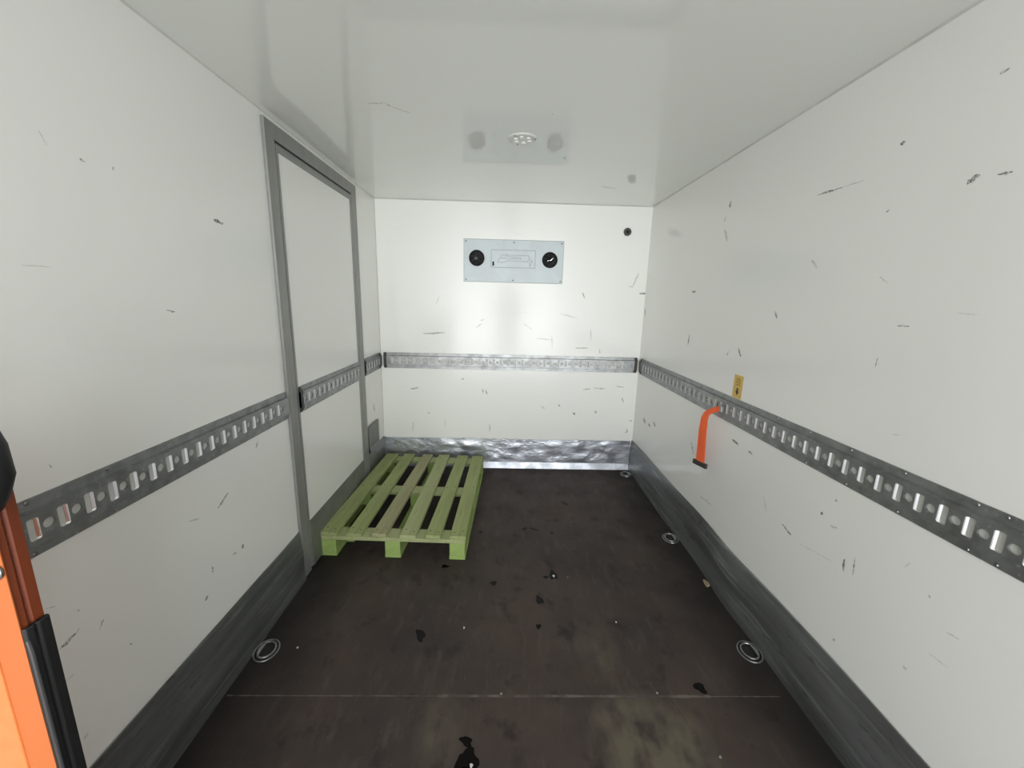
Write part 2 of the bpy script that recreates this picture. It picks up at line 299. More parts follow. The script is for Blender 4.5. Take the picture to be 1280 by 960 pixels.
# scuffs and scratches: thin smears of dirt, each with its own outline
MARKS = [('L', 1.455, 1.644, 1.501, 1.637, 0.0142, 1), ('L', 0.866, 1.446, 0.924, 1.446, 0.002, 0.3), ('L', 1.208, 1.347, 1.239, 1.341, 0.0045, 0.5), ('L', 1.299, 0.662, 1.358, 0.692, 0.0092, 0.6),
('L', 0.779, 0.602, 0.825, 0.616, 0.0085, 0.6), ('L', 0.773, 0.716, 0.792, 0.706, 0.003, 0.3), ('L', 0.838, 1.025, 0.841, 1.015, 0.003, 0.6), ('L', 1.398, 0.458, 1.399, 0.437, 0.0103, 0.7),
('L', 1.341, 0.453, 1.359, 0.448, 0.0082, 0.4), ('L', 1.238, 0.479, 1.238, 0.454, 0.0072, 0.5), ('L', 1.188, 0.385, 1.204, 0.393, 0.0094, 0.7), ('L', 0.865, 0.576, 0.878, 0.594, 0.005, 0.4),
('L', 0.828, 0.663, 0.834, 0.658, 0.0051, 0.4), ('L', 0.928, 0.474, 0.933, 0.463, 0.0032, 0.4), ('L', 1.028, 1.694, 1.041, 1.693, 0.005, 0.4), ('L', 0.952, 1.726, 0.962, 1.7, 0.0028, 0.3),
('L', 1.108, 1.699, 1.112, 1.697, 0.0085, 0.6), ('L', 1.17, 0.689, 1.218, 0.672, 0.0041, 0.2), ('L', 1.542, 0.793, 1.557, 0.815, 0.0081, 0.5), ('L', 0.784, 0.342, 0.795, 0.351, 0.0058, 0.3),
('L', 0.782, 0.519, 0.794, 0.522, 0.0036, 0.3), ('L', 2.147, 0.244, 2.177, 0.294, 0.0139, 0.3), ('L', 2.185, 1.788, 2.359, 1.817, 0.0041, 0.3), ('L', 2.994, 0.596, 3.004, 0.53, 0.0184, 0.4),
('R', 1.025, 1.704, 1.001, 1.717, 0.0136, 0.9), ('R', 0.964, 1.707, 0.936, 1.703, 0.0063, 0.8), ('R', 1.228, 1.859, 1.212, 1.859, 0.01, 0.8), ('R', 1.011, 1.932, 0.993, 1.931, 0.0081, 0.5),
('R', 1.518, 1.795, 1.41, 1.794, 0.0058, 0.7), ('R', 1.41, 1.794, 1.323, 1.792, 0.0032, 0.3), ('R', 2.109, 1.877, 2.103, 1.909, 0.0202, 0.7), ('R', 1.228, 1.68, 1.217, 1.684, 0.005, 0.5),
('R', 2.415, 1.475, 2.366, 1.479, 0.0136, 0.8), ('R', 1.648, 1.383, 1.631, 1.355, 0.0092, 0.5), ('R', 2.389, 1.164, 2.384, 1.227, 0.017, 0.7), ('R', 1.868, 1.206, 1.84, 1.168, 0.0104, 0.7),
('R', 1.96, 1.155, 1.945, 1.181, 0.0091, 0.4), ('R', 1.16, 1.229, 1.159, 1.26, 0.003, 0.8), ('R', 1.12, 1.357, 1.085, 1.357, 0.0041, 0.5), ('R', 0.979, 1.397, 0.928, 1.393, 0.002, 0.35),
('R', 1.206, 1.495, 1.176, 1.476, 0.0036, 0.3), ('R', 1.491, 1.57, 1.457, 1.537, 0.0085, 0.25), ('R', 2.147, 1.82, 2.13, 1.844, 0.0121, 0.3), ('R', 2.13, 1.783, 2.091, 1.716, 0.015, 0.2),
('R', 1.409, 0.564, 1.356, 0.549, 0.0092, 0.7), ('R', 1.121, 0.57, 1.125, 0.613, 0.0086, 0.8), ('R', 1.087, 0.578, 1.092, 0.64, 0.0045, 0.5), ('R', 1.2, 0.684, 1.172, 0.69, 0.0071, 0.6),
('R', 1.247, 0.705, 1.236, 0.705, 0.0108, 0.8), ('R', 1.106, 0.326, 1.097, 0.328, 0.0104, 0.6), ('R', 0.894, 0.447, 0.884, 0.442, 0.0076, 0.6), ('R', 0.88, 0.678, 0.874, 0.681, 0.007, 0.6),
('R', 1.202, 0.777, 1.192, 0.779, 0.0091, 0.4), ('R', 0.952, 0.709, 0.94, 0.731, 0.0028, 0.35), ('R', 1.816, 0.77, 1.76, 0.763, 0.0114, 0.7), ('R', 1.684, 0.761, 1.648, 0.76, 0.0094, 0.6),
('R', 3.008, 0.51, 2.951, 0.501, 0.0355, 0.6), ('R', 2.899, 0.505, 2.847, 0.502, 0.0186, 0.4), ('R', 2.207, 0.615, 2.162, 0.554, 0.0121, 0.4), ('R', 2.796, 0.556, 2.757, 0.531, 0.0228, 0.4),
('R', 1.536, 0.618, 1.506, 0.561, 0.005, 0.3), ('R', 2.035, 0.359, 1.906, 0.371, 0.0086, 0.3), ('R', 1.308, 0.544, 1.167, 0.572, 0.0032, 0.25), ('R', 0.849, 0.537, 0.802, 0.539, 0.0022, 0.25),
('R', 0.825, 0.622, 0.796, 0.627, 0.003, 0.3), ('R', 1.066, 1.053, 1.044, 1.058, 0.003, 0.3), ('R', 3.202, 1.368, 3.167, 1.306, 0.018, 0.4), ('R', 2.229, 0.861, 2.116, 0.863, 0.0058, 0.3),
('B', 0.346, 1.124, 0.518, 1.134, 0.011, 0.45), ('B', 1.6, 1.473, 1.622, 1.43, 0.0085, 0.5), ('B', 1.963, 1.531, 1.995, 1.526, 0.012, 0.3), ('B', 1.995, 1.526, 2.03, 1.636, 0.0117, 0.3),
('B', 0.232, 0.671, 0.298, 0.679, 0.015, 0.5), ('B', 0.822, 0.683, 0.829, 0.642, 0.0102, 0.5), ('B', 0.848, 0.677, 0.862, 0.636, 0.0121, 0.5), ('B', 1.579, 0.493, 1.6, 0.479, 0.0175, 0.8),
('B', 1.76, 0.51, 1.781, 0.496, 0.0161, 0.6), ('B', 1.654, 0.693, 1.714, 0.701, 0.0102, 0.4), ('B', 1.74, 0.708, 1.833, 0.703, 0.01, 0.4), ('B', 2.031, 0.325, 2.058, 0.34, 0.0103, 0.5),
('B', 2.041, 0.368, 2.052, 0.326, 0.0082, 0.5), ('B', 2.051, 1.478, 2.114, 1.479, 0.015, 0.9), ('B', 1.764, 1.034, 1.773, 0.995, 0.0071, 0.5), ('B', 1.568, 1.036, 1.672, 1.039, 0.0091, 0.5),
('B', 0.651, 0.76, 0.671, 0.767, 0.0104, 0.7), ('B', 0.766, 1.178, 0.817, 1.217, 0.0078, 0.3), ('B', 1.248, 1.107, 1.377, 1.097, 0.0071, 0.35), ('B', 1.376, 1.129, 1.381, 1.026, 0.006, 0.3),
('B', 1.148, 1.219, 1.213, 1.176, 0.0058, 0.3), ('B', 1.432, 1.307, 1.574, 1.273, 0.0061, 0.25), ('B', 0.511, 0.41, 0.517, 0.347, 0.0071, 0.3), ('B', 0.242, 0.3, 0.251, 0.398, 0.007, 0.25),
('B', 0.885, 0.382, 0.886, 0.311, 0.007, 0.4), ('B', 1.925, 0.726, 1.992, 0.72, 0.01, 0.4), ('B', 1.979, 0.631, 1.996, 0.591, 0.0108, 0.4), ('B', 1.309, 0.543, 1.343, 0.523, 0.0134, 0.35),
('B', 1.455, 0.559, 1.469, 0.546, 0.0127, 0.5), ('B', 0.451, 1.358, 0.477, 1.42, 0.0063, 0.2), ('B', 0.797, 1.236, 0.835, 1.249, 0.0076, 0.3), ('B', 2.057, 0.432, 2.09, 0.432, 0.0081, 0.4),
('B', 1.681, 1.2, 1.694, 1.104, 0.007, 0.25), ('B', 0.372, 0.476, 0.385, 0.463, 0.0099, 0.4), ('C', 0.453, 1.72, 0.521, 1.715, 0.0114, 0.25), ('C', 0.521, 1.715, 0.536, 1.739, 0.0112, 0.3),
('C', 0.536, 1.739, 0.595, 1.789, 0.0098, 0.25), ('C', 1.16, 1.751, 1.164, 1.758, 0.0076, 0.5), ('C', 1.579, 2.728, 1.703, 2.77, 0.0184, 0.2), ('C', 1.276, 2.223, 1.289, 2.257, 0.0149, 0.3)]

def marks():
    walls = {'L': wall_left, 'R': wall_right, 'B': wall_front, 'C': ceiling}
    e = .0006
    for w, par in walls.items():
        for mn, lo, hi in (('mark', .65, 9), ('mark_mid', .38, .65), ('mark_faint', 0, .38)):
            mb = MB()
            for (ww, a1, b1, a2, b2, t, s) in MARKS:
                if ww != w or not (lo <= s < hi): continue
                n = 6; L = math.hypot(a2-a1, b2-b1) or 1e-4; nx, ny = -(b2-b1)/L, (a2-a1)/L; up_, dn = [], []
                for i in range(n+1):
                    u = i/n; wd = t*.60*(math.sin(PI*min(max(u, .06), .94))**.6)*RND.uniform(.55, 1.15)
                    off = t*RND.uniform(-.2, .2); x, y = a1+(a2-a1)*u, b1+(b2-b1)*u
                    up_.append((x+nx*(off+wd), y+ny*(off+wd))); dn.append((x+nx*(off-wd), y+ny*(off-wd)))
                def P(p, d):
                    return {'L': (d, p[0], p[1]), 'R': (W-d, p[0], p[1]), 'B': (p[0], D-d, p[1]), 'C': (p[0], p[1], H-d)}[w]
                # thin smear: top skin and rim
                for i in range(n):
                    q = [up_[i], up_[i+1], dn[i+1], dn[i]]
                    mb.add([P(p, e) for p in q], [(0, 1, 2, 3)])
            if mb.v: part(mb, 'scuff_marks', M[mn], par)
marks()

# kick plates
def kick(name, side, y0, y1, ztop, amp):
    """bent sheet: slightly wavy, with a folded top edge"""
    mb = MB(); n = max(2, int((y1-y0)/.06)); prof = [(0.003, ztop+.0), (.006, ztop), (.010, ztop-.04), (.016, ztop*.55), (.014, .06), (.020, 0.0)]
    vs = []
    for i in range(n+1):
        y = y0+(y1-y0)*i/n
        wv = amp*(.5+.5*math.sin(y*5.1+.6))*(.6+.4*math.sin(y*2.3)) + amp*1.4*math.exp(-((y-1.66)/.17)**2)+amp*.7*math.exp(-((y-2.42)/.15)**2)
        top = ztop - amp*.9*math.exp(-((y-1.70)/.15)**2)+amp*.3*math.sin(y*7)
        for (d, z) in prof:
            zz = z if z < ztop-.001 else top
            dd = d + (wv*(1 if d > .004 else 0)*(.55 if z > ztop-.01 else 1))
            vs.append((dd if side < 0 else W-dd, y, zz))
    m_ = len(prof); fs = []
    for i in range(n):
        for k in range(m_-1): fs.append((i*m_+k, i*m_+k+1, (i+1)*m_+k+1, (i+1)*m_+k))
    # ends
    for e in (0, n):
        y = y0 if e == 0 else y1
        b = len(vs); vs += [((0 if side < 0 else W), y, ztop), ((0 if side < 0 else W), y, 0)]
        fs.append(tuple([b]+[e*m_+k for k in range(m_)]+[b+1]))
    mb.add(vs, fs); return struct(mb, name, M['kick'], smooth=True)
kick('baseboard_left', -1, YR, 1.79, .262, .0)
kick('baseboard_right', 1, YR, D-.004, .262, .011)
lf = struct(MB().prism([(0, 0), (.016, 0), (.012, .06), (.012, .20), (.006, .262), (0, .262)], 2.815, D-.006, 1), 'baseboard_left', M['door_kick'])
def front_kick():
    mb = MB(); nx, nz = 160, 20; R2 = random.Random(3)
    dents = [(R2.uniform(.50, 2.05), R2.uniform(.07, .22), R2.uniform(.014, .06), R2.uniform(-.003, .0045)) for _ in range(90)]
    vs = []
    for i in range(nx+1):
        x = .002+(W-.020)*i/nx
        for k in range(nz+1):
            z = .255*k/nz
            y = D-.010
            for (dx, dz, r, a) in dents: y -= a*min(1, max(0, (z-.04)/.03))*math.exp(-(((x-dx)/r)**2+((z-dz)/(r*.6))**2))
            if k == nz: y = min(y, D-.003); z += .004*math.sin(i*.9)*(1 if .5 < x < 1.2 else .15)
            vs.append((x, min(y, D-.002), z))
    m_ = nz+1
    fs = [(i*m_+k, i*m_+k+1, (i+1)*m_+k+1, (i+1)*m_+k) for i in range(nx) for k in range(nz)]
    b = len(vs); vs += [(.002, D, .255), (.002, D, 0), (W-.018, D, 0), (W-.018, D, .255)]
    fs.append(tuple([b]+[k for k in range(nz, -1, -1)]+[b+1])); fs.append(tuple([b+3]+[nx*m_+k for k in range(nz, -1, -1)]+[b+2]))
    mb.add(vs, fs); return struct(mb, 'baseboard_front', M['kick_front'], smooth=True)
fk = front_kick()
part(MB().prism([(D-.011, .050), (D-.028, .0), (D-.002, 0), (D-.002, .050)], .835, W-.020, 0), 'bottom_flange', M['kick_flange'], fk)

# side door in the left wall
FX = .012
door = tag(empty('door_1', (0, 2.30, 0)), 'grey-framed side door in the white left wall', None, None, 'structure')
fr = MB().prism([(1.792, 0), (1.865, 0), (1.865, 2.034), (2.727, 2.034), (2.727, 0), (2.806, 0), (2.806, 2.098), (1.792, 2.098)], 0, FX, 0)
frame = part(fr, 'door_frame', M['grey_frame'], door, bevel=.002)
bead = MB().box(FX-.001, FX+.003, 1.7925, 1.7945, .0, 2.096)
part(bead, 'frame_edge_bead', M['grey_frame'], frame)
part(MB().prism([(1.865, .02), (1.871, .02), (1.871, 2.024), (2.721, 2.024), (2.721, .02), (2.727, .02), (2.727, 2.034), (1.865, 2.034)], 0, .004, 0), 'door_seal', M['black_rubber'], door)
leaf = part(MB().box(0, .008, 1.872, 2.714, .012, 2.022), 'door_panel', M['wall'], door)
tr = MB().prism([(1.872, .012), (1.886, .012), (1.886, 1.992), (2.694, 1.992), (2.694, .012), (2.714, .012), (2.714, 2.022), (1.872, 2.022)], .008, .012, 0)
part(tr, 'panel_edge_trim', M['grey_frame'], leaf)
part(MB().prism([(.008, .012), (.018, .012), (.015, .20), (.011, .265), (.008, .265)], 1.886, 2.694, 1), 'kick_plate', M['door_kick'], leaf)

# ---------------------------------------------------------------- anchor rails
P_ = .0577
ZM = .906                       # rail centre height
def rail_mesh(u0, u1, slots, depth=.014):
    """local frame: u along the rail, v up, w out of the wall. Real slots and round holes cut through the raised web."""
    mb = MB(); hz = .0375; fz = .0635; EDGE = set()
    def q(*p): mb.add(p, [tuple(range(len(p)))])
    fl = .004
    # two flanges with returns, two web flanks
    for s in (1, -1):
        a, b = s*fz, s*(hz+.003)
        q((u0, a, 0), (u1, a, 0), (u1, a, fl), (u0, a, fl)); q((u0, a, fl), (u1, a, fl), (u1, b, fl), (u0, b, fl))
        q((u0, b, fl), (u1, b, fl), (u1, s*hz, depth), (u0, s*hz, depth))
        for u in (u0, u1): q((u, a, 0), (u, a, fl), (u, b, fl), (u, b, 0))
    for u in (u0, u1): q((u, -hz-.003, 0), (u, -hz-.003, fl), (u, -hz, depth), (u, hz, depth), (u, hz+.003, fl), (u, hz+.003, 0))
    def cell(a, b, cu, ru, rv, rect):
        w0 = .0035
        n = 16
        if rect:
            k = .003
            inner = [(cu+ru, -rv+k), (cu+ru, 0), (cu+ru, rv-k), (cu+ru-k, rv), (cu, rv), (cu-ru+k, rv), (cu-ru, rv-k), (cu-ru, 0), (cu-ru, -rv+k), (cu-ru+k, -rv), (cu, -rv), (cu+ru-k, -rv)]
            outer = [(b, -hz), (b, 0), (b, hz), (b, hz), (cu, hz), (a, hz), (a, hz), (a, 0), (a, -hz), (a, -hz), (cu, -hz), (b, -hz)]
        else:
            inner = [(cu+ru*math.cos(t), rv*math.sin(t)) for t in [2*PI*i/16-PI/4 for i in range(16)]]
            outer = [(b, -hz), (b, -hz/2), (b, 0), (b, hz/2), (b, hz), (cu+(b-cu)/2, hz), (cu, hz), (a+(cu-a)/2, hz), (a, hz), (a, hz/2), (a, 0), (a, -hz/2), (a, -hz), (a+(cu-a)/2, -hz), (cu, -hz), (cu+(b-cu)/2, -hz)]
        n = len(inner)
        # rings from the web down to the backing; the far flank of a slot is rolled inwards
        def shift(p, d): return (p[0]-d if (rect and p[0] > cu+ru*.5) else p[0], p[1])
        levels = [(0, depth), (.0018, depth-.0014), (.0050, depth-.0048), (.0050, .0035)] if rect else [(0, depth), (0, .0035)]
        vs = [(p[0], p[1], depth) for p in outer]
        for (d, z) in levels: vs += [shift(p, d)+(z,) for p in inner]
        fs = []
        for i in range(n):
            j = (i+1) % n
            if outer[i] != outer[j]: fs.append((i, j, n+j, n+i))
            else: fs.append((i, n+j, n+i))
            for l in range(1, len(levels)): fs.append((l*n+i, l*n+j, (l+1)*n+j, (l+1)*n+i))
        if rect: EDGE.update(range(len(mb.v)+n, len(mb.v)+4*n))
        mb.add(vs, fs)
    cur = u0
    for s in slots:
        a = s-P_*.42; b = s+P_*.16
        if a > cur+1e-4: q((cur, -hz, depth), (a, -hz, depth), (a, hz, depth), (cur, hz, depth))
        cell(a, b, s-.0075, .0110, .024, True)
        c = s+P_*.58
        if c < u1-.004: cell(b, c, s+P_*.37, .0122, .0116, False); cur = c
        else: cur = b
    if cur < u1: q((cur, -hz, depth), (u1, -hz, depth), (u1, hz, depth), (cur, hz, depth))
    mb.edge = EDGE; return mb
def place(mb, fn):
    mb.v = [tuple(fn(p)) for p in mb.v]; return mb
def make_rail(fn, u0, u1, slots, ups, dns, root=None, label=None, caps=(True, True), loc=(0, 0, 0), capw=.014):
    if root is None:
        root = tag(empty('anchor_rail', loc), label, 'anchor rail', 'galvanised anchor rails around the walls')
        hub = root
    rm = place(rail_mesh(u0, u1, slots), fn); web = part(rm, 'slotted_strip', M['rail'], root)
    web.data.materials.append(M['rail_edge'])
    for p in web.data.polygons:
        if all(v in rm.edge for v in p.vertices): p.material_index = 1     # burnished inner faces of the slots
    part(place(MB().box(u0+.002, u1-.002, -.034, .034, .0004, .0085), fn), 'backing_strip', M['rail_back'], root)
    for (u, on, s) in ((u0, caps[0], 1), (u1, caps[1], -1)):
        if on:
            a, b = (u, u+capw) if s > 0 else (u-capw, u)
            part(place(MB().prism([(-.062, .0), (.062, .0), (.062, .006), (.040, .018), (-.040, .018), (-.062, .006)], a, b, 0), fn), 'end_cap', M['cap'], root)
    first = None
    for (lst, v) in ((ups, .0565), (dns, -.0565)):
        for u in lst:
            o = Vector(fn((u, v, .004)))
            if first is None:
                mb = place(MB().lathe([(.0048, 0), (.0048, .001), (.0035, .0028), (.0012, .0030)], (u, v, .004), 2, 10), fn)
                first = part(mb, 'screw', M['screw'], root, smooth=True, origin=o); f_o = o
            else:
                c = first.copy(); C.objects.link(c); c.parent = root; c.location = first.location+(o-f_o)
    return root
def scr(u0, u1, near=(), step=3):
    out = [u for u in near]; return out
fnL = lambda p: (p[2], p[0], ZM+p[1])
fnR = lambda p: (W-p[2], p[0], ZM+p[1])
fnB = lambda p: (p[0], D-p[2], ZM+p[1])
fnD = lambda p: (.008+p[2], p[0], ZM+p[1])
sl = [.783+P_*k for k in range(-39, 17)]
upL = [1.127-.1731*k for k in range(0, 15)][::-1]+[1.300, 1.474, 1.533, 1.592, 1.651, 1.707, 1.763]
dnL = [1.122-.1731*k for k in range(0, 15)][::-1]+[1.300, 1.452, 1.535, 1.593, 1.651, 1.707, 1.763]
make_rail(fnL, -1.50, 1.789, sl, upL, dnL, label='long grey slotted anchor rail on the left wall, before the side door', loc=(0, .15, ZM), caps=(False, False))
sr = [.779+.0576*k for k in range(-39, 41)]
upR = [.600-.1731*k for k in range(0, 12)][::-1]+[.657, .774, .831, 1.003, 1.176, 1.35]+[1.35+.1731*k for k in range(1, 8)]+[2.735, 2.80, 2.91, 3.02, 3.09]
dnR = [.597-.1731*k for k in range(0, 12)][::-1]+[.655, .770, .827, 1.000, 1.172, 1.345]+[1.345+.1731*k for k in range(1, 8)]+[2.735, 2.80, 2.91, 3.02, 3.09]
make_rail(fnR, -1.50, 3.160, sr, upR, dnR, label='longest grey slotted anchor rail, running along the whole right wall', loc=(W, .83, ZM), caps=(False, True), capw=.012)
sb = [.105+.0583*k for k in range(0, 33)]
upB = [.151, .212, .275]+[.450+.1776*k for k in range(0, 8)]+[1.78, 1.84, 1.90, 1.965]
dnB = [.151, .21, .27]+[.450+.1776*k for k in range(0, 8)]+[1.78, 1.84, 1.90, 1.965]
make_rail(fnB, .028, 2.080, sb, upB, dnB, label='bright slotted anchor rail across the far end wall between two dark end caps', loc=(1.05, D, ZM), capw=.022)
make_rail(fnL, 2.817, 3.187, [2.850+.0577*k for k in range(0, 6)], [2.84, 2.95, 3.06, 3.15], [2.84, 2.95, 3.06, 3.15],
          label='shortest slotted anchor rail, between the side door and the far left corner', loc=(0, 3.0, ZM))
drail = part(MB().box(.008, .0085, 1.890, 2.691, ZM-.0635, ZM+.0635), 'anchor_rail', M['rail'], door)
tag(drail, 'galvanised slotted rail across the door')
make_rail(fnD, 1.884, 2.691, [1.912+P_*k for k in range(0, 14)], [1.902, 1.962, 2.02, 2.075, 2.19, 2.306, 2.429, 2.517, 2.568, 2.624], [1.902, 1.962, 2.02, 2.132, 2.25, 2.365, 2.45, 2.517, 2.568, 2.624],
          root=drail, caps=(True, False), capw=.018)

# ---------------------------------------------------------------- vent panel on the front wall
vp = tag(empty('ventilation_panel', (1.053, D, 1.54)), 'pale grey panel with two round black vents on the far end wall', 'ventilation panel')
c_ = .004
part(MB().box(.6685, 1.4375, D-.0035, D, 1.5355, 1.8535), 'gasket', M['plate_line'], vp)
part(MB().prism([(.671+c_, 1.538), (1.435-c_, 1.538), (1.435, 1.538+c_), (1.435, 1.850-c_), (1.435-c_, 1.850), (.671+c_, 1.850), (.671, 1.850-c_), (.671, 1.538+c_)], D-.006, D, 1), 'panel', M['plate'], vp, bevel=.0015)
for (x, z) in ((.686, 1.835), (1.053, 1.834), (1.420, 1.835), (.686, 1.553), (1.050, 1.553), (1.420, 1.553)):
    part(MB().lathe([(.005, 0), (.005, .001), (.003, .003)], (x, D-.006, z), 1, 10, sign=-1), 'screw', M['screw_dark'], vp, smooth=True)
def ring_xz(mb, c, r0, r1, y0, y1, n=32):
    mb.lathe([(r0, y0), (r1, y0), (r1, y1), (r0, y1), (r0, y0)], c, 1, n, sign=-1)
    mb.f = [f for f in mb.f if len(f) == 4]; return mb
for (x, z, lit) in ((.769, 1.713, False), (1.332, 1.712, True)):
    v = part(MB().lathe([(.060, .0), (.060, .005), (.057, .010), (.052, .010), (.047, .003), (.001, .002)], (x, D-.006, z), 1, 36, sign=-1), 'round_vent', M['vent_black'], vp, smooth=True)
    hub = part(MB().lathe([(.019, .002), (.018, .008), (.010, .011), (.001, .012)], (x-(.008 if not lit else 0), D-.006, z), 1, 20, sign=-1), 'fan_hub', M['vent_grey'] if not lit else M['vent_black'], v, smooth=True)
    for k in range(7):
        a = 2*PI*k/7+.3; b = MB()
        pts = [(.018, -.10), (.046, -.02), (.046, .50), (.018, .45)]
        vs = [(x+r*math.cos(a+t), D-.006-(.004 if j in (0, 1) else .008), z+r*math.sin(a+t)) for j, (r, t) in enumerate(pts)]
        vs += [(p[0], p[1]+.001, p[2]) for p in vs]
        b.add(vs, [(0, 1, 2, 3), (7, 6, 5, 4), (0, 4, 5, 1), (1, 5, 6, 2), (2, 6, 7, 3), (3, 7, 4, 0)])
        part(b, 'fan_blade', M['vent_black'], v)
    if lit:
        b = MB()  # white glints on the fan, built as small bright slivers
        for (xa, za, xb, zb, t) in ((-.004, -.006, .010, .000, .005), (.006, -.003, .026, .016, .007), (-.020, -.008, -.006, -.004, .003)):
            b.tube([(x+xa, D-.018, z+za), (x+(xa+xb)/2, D-.0195, z+(za+zb)/2-.001), (x+xb, D-.018, z+zb)], [t*.3, t*.5, t*.4], 6)
        tag(part(b, 'fan_highlight', M['shine'], v, smooth=True), 'bright highlight modelled as slivers in the dark vent')
dp = part(MB().box(.880, 1.219, D-.0085, D-.006, 1.648, 1.777), 'diagram_plate', M['plate'], vp)
ln = MB(); yy = D-.0090
def line(x0, z0, x1, z1, t=.0032):
    L = math.hypot(x1-x0, z1-z0); nx, nz = -(z1-z0)/L*t/2, (x1-x0)/L*t/2
    ln.prism([(x0+nx, z0+nz), (x1+nx, z1+nz), (x1-nx, z1-nz), (x0-nx, z0-nz)], yy, yy+.0006, 1)
for a in ((.880, 1.648, 1.219, 1.648), (.880, 1.777, 1.219, 1.777), (.880, 1.648, .880, 1.777), (1.219, 1.648, 1.219, 1.777)): line(*a, t=.0035)
def px(x, z): return (.880+(x-437)/(875-437)*.339, 1.777-(z-258)/(440-258)*.129)
for a in ((500, 385, 520, 340), (520, 340, 600, 345), (600, 345, 735, 350), (735, 350, 730, 332), (730, 332, 640, 330), (640, 330, 600, 318), (530, 330, 545, 308), (545, 308, 815, 312), (815, 312, 800, 375), (800, 375, 600, 368), (600, 368, 560, 388), (560, 388, 500, 385), (820, 330, 822, 420), (600, 318, 575, 322)):
    line(*px(a[0], a[1]), *px(a[2], a[3]))
part(ln, 'engraved_drawing', M['plate_line'], dp)
x, z = px(458, 402); part(MB().box(x-.0065, x+.0065, D-.011, D-.0085, z-.016, z+.016), 'black_tab', M['vent_black'], dp)
x, z = px(823, 408); part(MB().box(x-.003, x+.003, D-.011, D-.0085, z-.012, z+.012), 'dark_tab', M['plate_line'], dp)
x, z = px(842, 370); part(MB().box(x-.003, x+.003, D-.010, D-.0085, z-.009, z+.009), 'dark_tab', M['plate_line'], dp)
x, z = px(843, 408); part(MB().box(x-.008, x+.008, D-.0105, D-.0085, z-.010, z+.010), 'white_tab', M['chip'], dp)

g = tag(empty('cable_grommet', (1.919, D, 1.935)), 'small round black grommet in the upper right of the far wall', 'grommet')
part(MB().lathe([(.030, 0), (.030, .004), (.026, .009), (.019, .009), (.015, .004), (.001, .003)], (1.919, D, 1.935), 1, 24, sign=-1), 'rubber_ring', mat('grey_rubber_ring', (.07, .07, .065), .5), g, smooth=True)
part(MB().lathe([(.011, .004), (.009, .008), (.001, .009)], (1.919, D, 1.935), 1, 16, sign=-1), 'dark_plug', M['vent_black'], g, smooth=True)

# cover plate low on the left wall beside the door
cp = tag(empty('cover_plate', (0, 2.93, .27)), 'grey mesh cover plate low on the left wall beside the side door', 'cover plate')
part(MB().box(.004, .016, 2.812, 3.047, .300, .462), 'mesh_panel', M['grille'], cp, bevel=.002)
part(MB().box(.012, .022, 2.812, 2.824, .270, .400), 'bright_edge', M['steel'], cp)
part(MB().prism([(.0, .270), (.024, .262), (.020, .300), (.0, .306)], 2.812, 3.040, 1), 'bottom_lip', M['door_kick'], cp)

# ---------------------------------------------------------------- ceiling lamp
lx, ly, lz = 1.056, 2.010, H
lamp = tag(empty('ceiling_lamp', (lx, ly, lz)), 'small round white lamp with six lenses under the ceiling', 'ceiling lamp')
part(MB().lathe([(.068, 0), (.068, .002), (.064, .0055), (.057, .0065), (.055, .005), (.001, .0045)], (lx, ly, lz), 2, 40, sign=-1), 'lamp_housing', M['lamp_plastic'], lamp, smooth=True)
for k in range(6):
    a = 2*PI*k/6+.35
    part(MB().lathe([(.0105, .0045), (.009, .007), (.005, .008), (.0005, .0083)], (lx+.034*math.cos(a), ly+.034*math.sin(a), lz), 2, 14, sign=-1), 'lens', M['lens'], lamp, smooth=True)
for a in (1.95, 4.05, 5.95):
    part(MB().lathe([(.004, .0055), (.003, .0072), (.0005, .0075)], (lx+.059*math.cos(a), ly+.059*math.sin(a), lz), 2, 10, sign=-1), 'screw', M['screw_dark'], lamp, smooth=True)

# ---------------------------------------------------------------- floor details
fs_ = MB()
xs = [.03+.02*i for i in range(101)]
for i in range(100):
    t = (.004+.006*RND.random())*(1.2 if .75 < xs[i] < 1.76 else .45)
    fs_.box(xs[i], xs[i+1], 1.184-t/2, 1.184+t/2, 0, .0006)
part(fs_, 'panel_seam', M['floor_seam'], floor)
def scratch(pts, t=.003):
    mb = MB(); t *= .8
    for (p, q) in zip(pts[:-1], pts[1:]):
        L = math.hypot(q[0]-p[0], q[1]-p[1]); nx, ny = -(q[1]-p[1])/L*t/2, (q[0]-p[0])/L*t/2
        mb.prism([(p[0]+nx, p[1]+ny), (q[0]+nx, q[1]+ny), (q[0]-nx, q[1]-ny), (p[0]-nx, p[1]-ny)], 0, .0005, 2)
    return mb
sc = scratch([(.752, 1.95), (.742, 1.80), (.735, 1.65), (.728, 1.50), (.729, 1.42)])
for pts in ([(.745, 1.33), (.73, 1.27), (.70, 1.22)], [(.800, 1.14), (.797, 1.08), (.79, 1.0)], [(1.35, 1.22), (1.37, 1.265), (1.40, 1.295), (1.45, 1.315), (1.48, 1.315)], [(1.52, 1.36), (1.535, 1.32), (1.53, 1.29)], [(1.57, 1.50), (1.575, 1.55), (1.60, 1.60)], [(1.78, 1.18), (1.79, 1.10)], [(1.20, 1.17), (1.215, 1.08), (1.21, 1.0)], [(1.30, 1.77), (1.33, 1.775)], [(.62, 1.05), (.60, .95)], [(.35, 1.10), (.355, 1.06), (.36, 1.02)], [(1.62, 1.17), (1.64, 1.10), (1.65, 1.02)], [(.60, 1.17), (.61, 1.05), (.60, .98)]):
    s2 = scratch(pts, .0022); sc.add(s2.v, s2.f)
part(sc, 'scratches', M['scratch'], floor)
